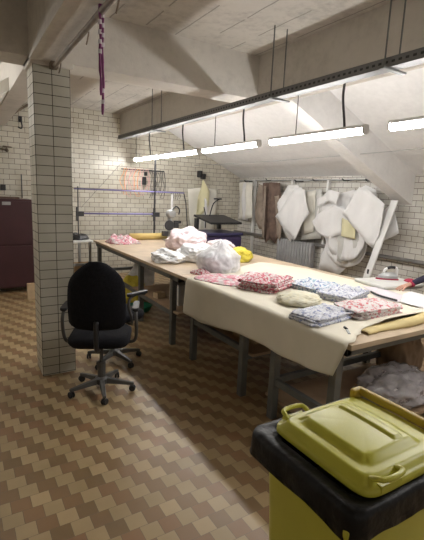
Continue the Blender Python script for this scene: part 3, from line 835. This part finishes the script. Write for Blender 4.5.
# ------------------------------------------------------------------ office chair
def make_chair(loc, rz, label):
    t = thing('office_chair', label, 'chair', loc, rz, 'black office chairs between the pillar and the table')
    # +y is forwards
    obj('gas_column', T([(0, 0, .09), (0, 0, .26), (0, 0, .262), (0, 0, .43)], [.033, .033, .016, .016], 14), M['grey_plastic'], t, smooth=False)
    bm = bmesh.new(); lathe(bm, [(.03, .065), (.055, .07), (.055, .115), (.035, .13)], 20)
    obj('hub', bm, M['grey_plastic'], t, bevel=.004)
    for k in range(5):
        a = 2 * PI * k / 5 - .10
        ca, sa = math.cos(a), math.sin(a)
        bm = bmesh.new(); rings = []
        for r, w, z0, z1 in ((.04, .024, .07, .118), (.15, .021, .066, .10), (.26, .016, .058, .082), (.275, .012, .06, .078)):
            rings.append([bm.verts.new((ca * r - sa * q * w, sa * r + ca * q * w, z)) for q, z in ((-1, z0), (1, z0), (.75, z1), (-.75, z1))])
        for A, D in zip(rings[:-1], rings[1:]):
            for j in range(4): bm.faces.new((A[j], A[(j + 1) % 4], D[(j + 1) % 4], D[j]))
        bm.faces.new(rings[0][::-1]); bm.faces.new(rings[-1])
        lg = obj('leg', bm, M['grey_plastic'], t, bevel=.003)
        bm = bmesh.new()
        cm = Matrix.Translation((ca * .262, sa * .262, .028)) @ Matrix.Rotation(a + .6 * k, 4, 'Z') @ Matrix.Rotation(PI / 2, 4, 'X')
        for s in (-1, 1):
            lathe(bm, [(.004, s * .012 - .008), (.024, s * .012 - .008), (.028, s * .012), (.024, s * .012 + .008), (.004, s * .012 + .008)], 16, M=cm)
        bm2 = [(ca * .262, sa * .262, .03), (ca * .262, sa * .262, .062)]
        tube(bm, bm2, .008, 8)
        obj('caster', bm, M['black'], lg, smooth=False)
    # seat
    bm = bmesh.new()
    loft(bm, [rr(.17, .16, .08, .448, 6), rr(.225, .215, .10, .455, 6), rr(.245, .235, .11, .485, 6), rr(.243, .233, .11, .515, 6), rr(.215, .205, .10, .538, 6), rr(.12, .12, .08, .545, 6)])
    obj('seat', bm, M['fabric'], t, smooth=True)
    obj('seat_plate', box(-.10, .10, -.12, .10, .425, .447), M['grey_plastic'], t, bevel=.004)
    # backrest: curved, narrower at the top
    bm = bmesh.new(); N = 18; K = 14; F = []; Bk = []
    for i in range(N + 1):
        v = i / N; rf = []; rb = []
        w = (.215 + .015 * math.sin(v * PI)) * (1 - .10 * v) * (1 - max(0, (v - .62) / .38) ** 2.6 * .62) * (1 - max(0, (.12 - v) / .12) ** 2 * .25)
        z = .615 + v * .53
        for j in range(K + 1):
            u = j / K * 2 - 1
            x = u * w; y = -.235 - .05 * v + .045 * u * u - .05 * math.sin(v * PI) * .4
            th = .032 * (1 - abs(u) ** 4) * (1 - abs(2 * v - 1) ** 6) + .006
            z = .615 + v * .53 + .022 * (1 - u * u) * v ** 4
            rf.append(bm.verts.new((x, y + th, z))); rb.append(bm.verts.new((x, y - th * .7, z)))
        F.append(rf); Bk.append(rb)
    for i in range(N):
        for j in range(K):
            bm.faces.new((F[i][j], F[i][j + 1], F[i + 1][j + 1], F[i + 1][j])); bm.faces.new((Bk[i][j], Bk[i + 1][j], Bk[i + 1][j + 1], Bk[i][j + 1]))
        bm.faces.new((F[i][0], F[i + 1][0], Bk[i + 1][0], Bk[i][0])); bm.faces.new((F[i][K], Bk[i][K], Bk[i + 1][K], F[i + 1][K]))
    for j in range(K):
        bm.faces.new((F[0][j], Bk[0][j], Bk[0][j + 1], F[0][j + 1])); bm.faces.new((F[N][j], F[N][j + 1], Bk[N][j + 1], Bk[N][j]))
    obj('backrest', bm, M['fabric'], t, smooth=True)
    bm = bmesh.new(); pts = spline([(0, -.06, .435), (0, -.20, .44), (0, -.285, .50), (0, -.288, .70)])
    for k in range(len(pts) - 1): pass
    tube(bm, pts, .020, 8)
    obj('back_bracket', bm, M['black'], t, smooth=True)
    for s in (-1, 1):
        ar = obj('armrest', T(spline([(s * .20, -.02, .448), (s * .27, -.03, .455), (s * .292, -.05, .52), (s * .292, -.09, .64), (s * .288, -.06, .715), (s * .285, .04, .735), (s * .285, .13, .72)]), .014, 8), M['grey_plastic'], t, smooth=True)
        bm = bmesh.new(); loft(bm, [rr(.022, .12, .02, .725, 4, s * .285, .03), rr(.028, .13, .025, .738, 4, s * .285, .03), rr(.026, .128, .025, .755, 4, s * .285, .03)])
        obj('arm_pad', bm, M['black'], ar, smooth=False, bevel=.004)
    obj('lever', T([(.08, 0, .435), (.20, .01, .43), (.24, .01, .425)], .006, 6), M['black'], t)
    return t
ch = make_chair((.98, 3.31, 0), -.42, 'black office chair nearest the viewer, seen from behind beside the pillar')
ch2 = dup(ch, (1.28, 3.88, 0), -1.15, 'second black office chair, half hidden behind the nearer one')
for c in ch2.children:
    if c.name.startswith('backrest'): c.location.z = -.10; c.scale.z = .98

# ------------------------------------------------------------------ under the tables
t = blob('plastic_sack', (2.98, 1.90, .141), (.70, .46, .22), M['dplastic'], 'crinkled clear plastic sack of dark goods on the lower shelf near the bin', 'bag', 3, .2, 2.3)
blob('film', (0, 0, -.0), (.78, .50, .24), M['cplastic'], None, None, 3, .24, 3.0, parent=t)
blob('paper_sack', (3.42, 2.18, .141), (.36, .4, .50), M['kraft'], 'brown paper sack standing behind the plastic sack on the lower shelf', 'bag', 6, .2, 1.6)
def carton(x, y, z, w, d, h, rz, mat, label, flaps=True):
    t = thing('storage_box', label, 'box', (x, y, z), rz)
    bm = bmesh.new(); k = .006
    B(bm, -w / 2, w / 2, -d / 2, d / 2, 0, k); B(bm, -w / 2, -w / 2 + k, -d / 2, d / 2, k, h); B(bm, w / 2 - k, w / 2, -d / 2, d / 2, k, h)
    B(bm, -w / 2 + k, w / 2 - k, -d / 2, -d / 2 + k, k, h); B(bm, -w / 2 + k, w / 2 - k, d / 2 - k, d / 2, k, h)
    obj('body', bm, mat, t)
    if flaps:
        for s in (-1, 1):
            R = Matrix.Translation((s * w / 2, 0, h)) @ Matrix.Rotation(s * .35, 4, 'Y')
            obj('flap', box(-.002 if s > 0 else -w * .35, w * .35 if s > 0 else .002, -d / 2, d / 2, 0, .004, R), mat, t)
    return t
carton(2.36, 2.95, .396, .36, .30, .20, .1, M['carton'], 'open brown carton on the shelf behind the hanging cloth')
carton(2.32, 4.30, .401, .34, .30, .24, -.1, M['greypaper'], 'grey box on the open shelf of the far table', False)
carton(2.10, 4.62, .401, .12, .09, .07, .2, M['palewood'], 'small pale wooden block on the end of the far shelf', False)
carton(2.9, 4.7, .401, .5, .4, .3, .1, M['brown2'], 'large dull brown box deep on the far shelf', False)
blob('stuffed_bag', (2.25, 6.00, 0), (.42, .45, .40), M['ycloth'], 'yellow bag on the floor under the far table', 'bag', 12, .25, 1.8)
blob('stuffed_bag', (2.62, 6.52, 0), (.45, .42, .52), M['wplastic'], 'grey-white bag leaning behind the yellow bag under the far table', 'bag', 14, .25, 1.8)
t = thing('plastic_basin', 'green plastic basin on the floor under the far table', 'basin', (2.18, 5.45, 0))
bm = bmesh.new(); lathe(bm, [(.10, 0), (.13, .01), (.17, .08), (.18, .085), (.17, .09), (.12, .02), (.02, .015)], 28)
obj('bowl', bm, M['green'], t, smooth=True)
carton(1.80, 7.30, .0, .36, .4, .40, 0, M['carton'], 'brown carton standing under the white-topped bench')

# black heap on bench
bm = bmesh.new()
o = flatheap('tool_heap', (1.72, 7.20, .851), (.40, .42), M['black'], 'heap of black tools and cloth on the white-topped bench', 'tools', 3, 0, .13)

# ------------------------------------------------------------------ spreading frame with purple rails at the far end
t = thing('spreading_frame', 'cloth spreading frame with two purple rails standing at the far end of the table', 'frame', (0, 7.06, 0))
obj('rail', T([(1.66, 0, 1.69), (3.68, 0, 1.69)], .012, 8), M['rail_purple'], t, smooth=True)
obj('rail', T([(1.70, 0, 1.29), (3.08, 0, 1.29)], .014, 8), M['rail_purple'], t, smooth=True)
obj('post', box(1.715, 1.728, -.012, .012, .851, 1.73), M['darkmetal'], t)
obj('post', box(3.07, 3.095, -.012, .012, 0, 2.25), M['darkmetal'], t)
obj('post', T([(3.67, 0, 1.70), (3.72, 0, 1.5), (3.78, 0, .95)], .010, 8), M['darkmetal'], t)
for x, z in ((1.72, 1.29), (3.08, 1.29)):
    bm = bmesh.new(); B(bm, x - .03, x + .09, -.04, .04, z - .045, z + .035); B(bm, x - .045, x - .02, -.06, -.04, z - .12, z + .11)
    obj('clamp_block', bm, M['darkmetal'], t, bevel=.008)
for k in range(5):
    obj('hook', T(spline([(3.40 + k * .045, 0, 1.69), (3.41 + k * .045, -.02, 1.63), (3.40 + k * .045, -.01, 1.58 - .02 * (k % 2))]), .005, 5), M['darkmetal'], t)
obj('white_tag', box(3.40, 3.44, -.03, -.02, 1.35, 1.66), M['paper'], t)

# cutting machine standing on the far end
t = thing('cutting_machine', 'grey metal cloth cutting machine behind the puffy pink bag', 'machine', (3.24, 6.70, TZ))
obj('base_plate', box(-.12, .12, -.11, .11, 0, .02), M['lsteel'], t, bevel=.006)
obj('column', box(-.03, .03, .03, .08, .02, .42), M['lsteel'], t, bevel=.005)
bm = bmesh.new(); lathe(bm, [(.02, -.07), (.07, -.07), (.075, -.05), (.075, .05), (.06, .075), (.02, .08)], 24, M=Matrix.Translation((0, .0, .47)) @ Matrix.Rotation(PI / 2, 4, 'X'))
obj('motor', bm, M['lsteel'], t, bevel=.004)
bm = bmesh.new(); lathe(bm, [(.01, -.006), (.09, -.006), (.09, .006), (.01, .006)], 28, M=Matrix.Translation((-.05, -.05, .27)) @ Matrix.Rotation(PI / 2, 4, 'X'))
obj('blade_guard', bm, M['darkmetal'], t)
obj('handle', T(spline([(0, -.03, .53), (.08, -.03, .60), (.15, -.03, .55), (.14, -.03, .46)]), .013, 8), M['black'], t, smooth=True)
obj('blade', box(-.012, .012, -.02, -.015, .02, .40), M['white_metal'], t)
bm = bmesh.new(); B(bm, -.16, -.05, -.04, .04, .08, .17); B(bm, .05, .14, -.05, .05, .22, .32); B(bm, .06, .20, -.03, .03, .30, .35)
obj('gearbox', bm, M['darkmetal'], t, bevel=.012)

# coil of orange and pink cords on the wall
t = thing('looped_cable', 'orange and pink cords looped on hooks on the back wall above the purple rails', 'cords', (3.25, 8.15, 2.12))
for k in range(10):
    xx = -.36 + k * .088; ln = .50 + .06 * math.sin(k * 2.3); bow = .07 if k < 5 else -.05
    pts = [(xx - bow * math.sin(PI * j / 10) + .02 * math.sin(k * 3 + j), -.02 - .004 * k, -ln * j / 10) for j in range(11)]
    pts += [(xx + .05 - bow * .7 * math.sin(PI * j / 10), -.03 - .004 * k, -ln * j / 10) for j in range(10, -1, -1)]
    obj('loop', T(pts, .006, 5, True), M['orangecord' if k in (0, 3) else 'pinkcord' if k < 6 else 'darkmetal'], t, smooth=True)
obj('hook_rail', box(-.40, .52, .01, .05, -.02, .0), M['darkmetal'], t)
bm = bmesh.new(); B(bm, .02, .10, -.05, .0, -.30, -.14); B(bm, .06, .12, -.05, .0, -.12, -.04)
obj('clip', bm, M['black'], t, bevel=.01)
tag(obj('slanting_wire', T([(2.05, 8.196, 1.33), (2.85, 8.196, 2.22)], .004, 5), M['pipe']), 'thin wire slanting up the back wall behind the purple rails', 'wire')

# ------------------------------------------------------------------ pattern sheets
def hung_sheets(name, label, x, hook, sheets, axis='x', cat='sewing patterns'):
    """sheets: list of (outline [(u,z)...], material, depth step). axis x: hang on the right wall plane, axis y: on the back wall"""
    t = thing(name, label, cat, (0, 0, 0))
    for si, (pl, mat, off) in enumerate(sheets):
        bm = bmesh.new()
        L = []
        vs = [bm.verts.new((0, u, z)) for u, z in pl]
        f = bm.faces.new(vs); bmesh.ops.triangulate(bm, faces=[f])
        for _ in range(3):
            long = [e for e in bm.edges if e.calc_length() > .06]
            if long: bmesh.ops.subdivide_edges(bm, edges=long, cuts=1)
            bmesh.ops.triangulate(bm, faces=[f for f in bm.faces if len(f.verts) > 3])
        for v in bm.verts:
            u, z = v.co.y, v.co.z
            dd = x - off - .045 * noise.noise(Vector((u * 4.5 + si * 7, z * 2.2, si))) - .02 * abs(noise.noise(Vector((u * 13 + si, z * 5, si)))) - .012 * math.sin(u * 22 + si * 2) * min(1, max(0, (hook[1] - z) * 1.5))
            v.co = Vector((dd, u, z)) if axis == 'x' else Vector((u, dd, z))
        o = obj('pattern_sheet', bm, M[mat], t, smooth=True)
        s = o.modifiers.new('s', 'SOLIDIFY'); s.thickness = .004
    hx, hz = hook
    if axis == 'x':
        pts = [(x + .13, hx, hz + .03), (x - .05, hx, hz + .02), (x - .10, hx, hz + .05)]
    else:
        pts = [(hx, x + .07, hz + .03), (hx, x - .08, hz + .02), (hx, x - .10, hz + .05)]
    obj('hook', T(pts, .010, 6), M['black'], t)
    return t
hung_sheets('hanging_patterns', 'cream vertical strips hung in the far corner of the right wall', 5.6, (7.7, 1.97),
    [([(8.02, 1.97), (7.78, 1.98), (7.76, 1.16), (7.95, 1.14)], 'creampaper', 0), ([(7.84, 1.98), (7.64, 1.99), (7.60, 1.13), (7.80, 1.15)], 'paper', .03), ([(7.66, 1.98), (7.44, 1.98), (7.38, 1.22), (7.62, 1.17)], 'creampaper', .06)])
hung_sheets('hanging_patterns', 'dark brown pattern pieces hung on the right wall between cream strips and white sheets', 5.6, (6.95, 2.0),
    [([(7.36, 1.70), (7.25, 1.95), (7.05, 1.90), (7.0, 1.0), (7.18, .98), (7.34, 1.2)], 'brown2', 0),
     ([(7.10, 1.96), (6.75, 1.97), (6.70, .90), (6.84, .72), (7.02, .95)], 'brown', .03),
     ([(6.85, 1.98), (6.52, 1.97), (6.42, 1.5), (6.40, .95), (6.55, .75), (6.72, .85)], 'brown', .06),
     ([(6.62, 1.7), (6.50, 1.72), (6.34, 1.2), (6.36, .82), (6.5, .95)], 'brown2', .09),
     ([(6.98, 1.9), (6.90, 1.9), (6.86, .85), (6.93, .78)], 'brown2', .10)])
hung_sheets('hanging_patterns', 'white angular paper patterns hung beside the brown pieces', 5.58, (6.05, 1.97),
    [([(6.49, 1.5), (6.22, 1.92), (5.92, 1.93), (5.89, 1.1), (6.02, .85), (6.24, 1.0)], 'paper', .10),
     ([(6.42, 1.57), (6.12, 1.89), (5.76, 1.88), (5.65, 1.3), (5.84, .98), (6.29, 1.26)], 'paper', .15),
     ([(6.40, 1.31), (5.93, 1.86), (5.63, 1.84), (5.50, 1.43), (5.83, .89)], 'paper', .20)])
hung_sheets('hanging_patterns', 'greyish film patterns hung between two clusters of white sheets', 5.60, (5.60, 1.98),
    [([(5.90, 1.82), (5.39, 1.86), (5.30, 1.33), (5.32, .99), (5.81, .91)], 'greypaper', .06),
     ([(5.74, 1.78), (5.50, 1.84), (5.46, 1.1), (5.70, 1.02)], 'creampaper', .10)])
def arc(cu, cz, r, a0, a1, n=10, sq=1): return [(cu + r * math.cos(a0 + (a1 - a0) * k / n), cz + sq * r * math.sin(a0 + (a1 - a0) * k / n)) for k in range(n + 1)]
hung_sheets('hanging_patterns', 'largest white curved paper patterns hung in the middle of the right wall', 5.58, (4.90, 1.98),
    [([(5.48, 1.32), (5.40, 1.64), (5.22, 1.73), (4.66, 1.86), (4.35, 1.66), (4.35, 1.14), (4.42, .76), (4.70, .55), (4.84, .42), (5.28, .44), (5.16, .96)], 'paper', .04),
     (arc(4.70, .98, .42, 0, 2 * PI, 26, .95)[:-1], 'paper', .09),
     (arc(4.67, 1.02, .39, 0, 2 * PI, 26, .95)[:-1], 'greypaper', .12),
     (arc(4.65, 1.05, .37, 0, 2 * PI, 26, .95)[:-1], 'paper', .14),
     ([(5.42, 1.29), (5.24, 1.45), (4.96, 1.60), (4.70, 1.52), (4.68, 1.16), (5.0, 1.02), (5.28, 1.10)], 'paper', .17),
     ([(5.36, 1.68), (5.10, 1.85), (4.86, 1.80), (4.90, 1.60), (5.10, 1.66), (5.34, 1.56)], 'paper', .16),
     ([(4.74, 1.40), (4.46, 1.33), (4.44, 1.08), (4.72, 1.10)], 'yellowpaper', .20)])
hung_sheets('hanging_patterns', 'white square-cornered patterns hung beside the leaning white straightedge', 5.54, (4.40, 1.97),
    [([(4.74, 1.77), (4.43, 1.93), (4.23, 1.86), (4.11, 1.32), (4.61, 1.33)], 'paper', .04),
     ([(3.92, 1.65), (3.72, 1.25), (3.96, 1.11), (4.27, 1.40)], 'paper', .06),
     ([(4.66, 1.46), (4.39, 1.89), (4.18, 1.84), (3.90, 1.65), (3.92, 1.19), (4.02, .99)], 'paper', .24)])
# back wall sheets
hung_sheets('hanging_patterns', 'large cream pattern sheets hung from a black clamp on the back wall', 8.08, (4.63, 2.04),
    [([(4.30, 1.78), (4.62, 1.82), (4.66, .80), (4.40, .82), (4.34, 1.2)], 'creampaper', 0),
     ([(4.62, 1.82), (5.05, 1.80), (5.02, 1.60), (4.98, .82), (4.60, .80)], 'creampaper', .02),
     ([(4.52, 1.60), (4.64, 2.0), (4.80, 1.75), (4.78, 1.45), (4.62, 1.22), (4.48, 1.15)], 'yellowpaper', .06),
     ([(4.66, 1.6), (4.76, 1.55), (4.72, .80), (4.68, .80)], 'paper', .09)], axis='y')
obj_c = thing('wall_clamp', 'black clamp on the back wall holding the cream sheets', 'clamp', (4.63, 8.10, 2.08))
bm = bmesh.new(); B(bm, -.06, .0, -.06, .09, -.04, .10); B(bm, .02, .09, -.06, .08, -.08, .04)
obj('jaw', bm, M['black'], obj_c, bevel=.012)

# rail uprights and top rail holding patterns
t = thing('pattern_rack', 'pale metal rack on the right wall that carries the pattern sheets', 'rack', (0, 0, 0))
obj('top_rail', T([(5.66, 8.1, 2.02), (5.66, 4.2, 2.02)], .014, 8), M['lsteel'], t, smooth=True)
for y in (7.5, 6.28, 5.35):
    obj('upright', box(5.63, 5.69, y - .025, y + .025, 0, 2.02), M['white_metal'], t, bevel=.004)
# straightedge
t = thing('straightedge', 'long white metal straightedge leaning on the right wall beside the patterns', 'ruler', (0, 0, 0))
a = Vector((5.35, 4.20, 0)); b = Vector((5.60, 3.93, 1.72))
a2, b2 = Vector((5.05, 4.05, 0)), Vector((5.42, 3.83, 1.71))
bm = bmesh.new(); w = Vector((0, .055, 0)); th = Vector((.012, 0, 0))
vs = [bm.verts.new(p) for p in (a2 - w - th, a2 + w - th, b2 + w - th, b2 - w - th, a2 - w + th, a2 + w + th, b2 + w + th, b2 - w + th)]
for q in ((0, 1, 2, 3), (7, 6, 5, 4), (0, 4, 5, 1), (1, 5, 6, 2), (2, 6, 7, 3), (3, 7, 4, 0)): bm.faces.new([vs[i] for i in q])
obj('blade', bm, M['white_metal'], t, bevel=.003)
c = a2.lerp(b2, .38)
obj('hanging_hole', box(-.018, -.010, -.014, .014, -.04, .04), M['black'], t, loc=c + Vector((0, .0, 0)))

# radiator and heating pipe along right wall
t = thing('radiator', 'grey ribbed radiator low on the right wall behind the table', 'radiator', (5.58, 0, 0))
for k in range(13):
    y = 5.55 + k * .075
    bm = bmesh.new(); loft(bm, [rr(.045, .026, .02, .40, 3, 0, y), rr(.06, .03, .02, .44, 3, 0, y), rr(.06, .03, .02, .84, 3, 0, y), rr(.045, .024, .02, .88, 3, 0, y)])
    obj('rib', bm, M['radiator'], t, smooth=True)
obj('feet', box(-.03, .03, 5.6, 5.64, 0, .41), M['radiator'], t)
obj('feet', box(-.03, .03, 6.4, 6.44, 0, .41), M['radiator'], t)
o = obj('heating_pipe', T([(5.62, 8.15, .85), (5.62, YN, .85)], .032, 10), M['pipe'], smooth=True)
tag(o, 'dark heating pipe running along the right wall', 'pipe')

# ------------------------------------------------------------------ purple press behind the table
t = thing('heat_press', 'dark plum press with a tilted black top panel in the back corner', 'machine', (4.42, 7.1, 0))
obj('cabinet', box(-.40, .38, -.40, .35, .0, .90), M['plum'], t, bevel=.02)
obj('lower_platen', box(-.42, .40, -.42, .37, .91, .96), M['purple'], t, bevel=.01)
R = Matrix.Translation((0, .30, 1.06)) @ Matrix.Rotation(math.radians(-13), 4, 'X')
R = Matrix.Translation((.03, -.02, 1.20)) @ Matrix.Rotation(math.radians(9), 4, 'X')
obj('top_panel', box(-.36, .36, -.36, .34, -.02, .02, R), M['black'], t, bevel=.008)
obj('arm', T(spline([(-.05, .30, 1.0), (-.04, .33, 1.25), (-.10, .30, 1.42)]), .012, 8), M['darkmetal'], t, smooth=True)
obj('handle', T(spline([(-.02, .2, 1.25), (.03, .15, 1.50), (.16, .12, 1.60)]), .012, 8), M['darkmetal'], t, smooth=True)
obj('grip', T([(.02, .12, 1.60), (.20, .12, 1.60)], .014, 8), M['black'], t, smooth=True)
obj('hinge_post', box(-.30, -.24, .24, .33, .98, 1.2), M['darkmetal'], t); obj('hinge_post', box(.24, .30, .24, .33, .98, 1.2), M['darkmetal'], t)

# ------------------------------------------------------------------ left corner: maroon cabinet and fittings
t = thing('metal_cabinet', 'dark maroon metal cabinet against the tiled wall left of the pillar', 'cabinet', (.67, 7.45, 0))
obj('body', box(-.40, .37, -.24, .30, .08, 1.49), M['maroon'], t, bevel=.006)
for z0, z1 in ((.10, .76), (.78, 1.46)):
    dr = obj('door', box(-.385, .355, -.262, -.242, z0, z1), M['maroon'], t, bevel=.004)
    obj('handle', box(-.30, -.18, -.285, -.262, (z0 + z1) / 2 - .01, (z0 + z1) / 2 + .02), M['lsteel'], dr, bevel=.004)
    obj('lock', box(-.27, -.24, -.275, -.262, (z0 + z1) / 2 + .06, (z0 + z1) / 2 + .09), M['lsteel'], dr)
obj('name_plate', box(-.06, .06, -.268, -.262, 1.40, 1.45), M['lsteel'], t)
for x in (-.36, .30):
    for y in (-.2, .24): obj('foot', box(x, x + .04, y, y + .04, 0, .08), M['black'], t)
tag(obj('folder', box(.55, .88, 7.35, 7.62, 1.491, 1.52), M['brown'], bevel=.004), 'flat dark folder lying on top of the maroon cabinet', 'folder')
t = thing('socket_block', 'dark double socket on the tiled wall above the maroon cabinet', 'socket', (.62, 8.17, 1.66))
for x in (-.10, 0, .10): obj('socket', box(x - .042, x + .042, -.04, .03, -.05, .05), M['black'], t, bevel=.008)
tag(obj('vertical_rod', T([(1.02, 8.16, 1.49), (1.02, 8.16, 1.90)], .010, 6), M['darkmetal']), 'short dark rod on the tiled wall above the maroon cabinet', 'rod')
t = thing('wall_tap', 'old brass tap on the tiled wall left of the pillar', 'tap', (.80, 8.14, 2.30))
obj('body', T([(0, .06, 0), (0, -.06, 0), (0, -.10, -.03)], .025, 8), M['rust'], t, smooth=True)
obj('handle', T([(-.06, -.03, .05), (.08, -.03, .04)], .012, 6), M['rust'], t); obj('stem', T([(0, -.03, 0), (0, -.03, .05)], .01, 6), M['rust'], t)
obj('supply_pipe', T([(0, .04, 0), (-.7, .04, .05)], .014, 6), M['rust'], t)
t = thing('wall_hook', 'dark metal hook on the tiled wall just left of the pillar', 'hook', (1.04, 8.17, 2.72))
obj('shank', T(spline([(0, .03, .12), (0, -.03, .10), (.02, -.04, .0), (0, -.06, -.05), (-.05, -.06, -.03)]), .012, 6), M['darkmetal'], t)
obj('plate', box(-.03, .03, .0, .03, .06, .16), M['darkmetal'], t)
# pale wood block at pillar's foot
t = thing('wood_offcut', 'pale wooden offcut standing on the floor left of the pillar', 'wood', (.915, 6.72, 0))
obj('plank', box(-.06, .05, -.03, .03, 0, .24), M['palewood'], t, bevel=.004)
obj('end_grain', box(-.055, .045, -.025, .025, .2405, .243), M['carton'], t)

# ------------------------------------------------------------------ camera, world, render look
X_ = Vector((0.853858697115773, 0.05971498876604018, -0.5170681245990959))
Y_ = Vector((-0.5189256472316406, 0.1749865554618323, -0.8367173226680718))
Z_ = Vector((0.0405154045392302, 0.982758274207994, 0.18040143145426463))
cam = bpy.data.cameras.new('camera'); co = bpy.data.objects.new('camera', cam); C.objects.link(co)
co.matrix_world = Matrix(((X_[0], X_[1], X_[2], 0), (Y_[0], Y_[1], Y_[2], 0), (Z_[0], Z_[1], Z_[2], 1.7), (0, 0, 0, 1)))
cam.sensor_fit = 'HORIZONTAL'; cam.sensor_width = 36; cam.lens = 36 * 416 / 424; cam.clip_start = .02
bpy.context.scene.camera = co
w = bpy.data.worlds.new('world'); bpy.context.scene.world = w; w.use_nodes = True
bg = w.node_tree.nodes['Background']; bg.inputs[0].default_value = (1, .90, .78, 1); bg.inputs[1].default_value = .34
vs = bpy.context.scene.view_settings
vs.view_transform = 'Standard'; vs.look = 'None'; vs.gamma = 1; vs.exposure = -.12; vs.use_curve_mapping = False
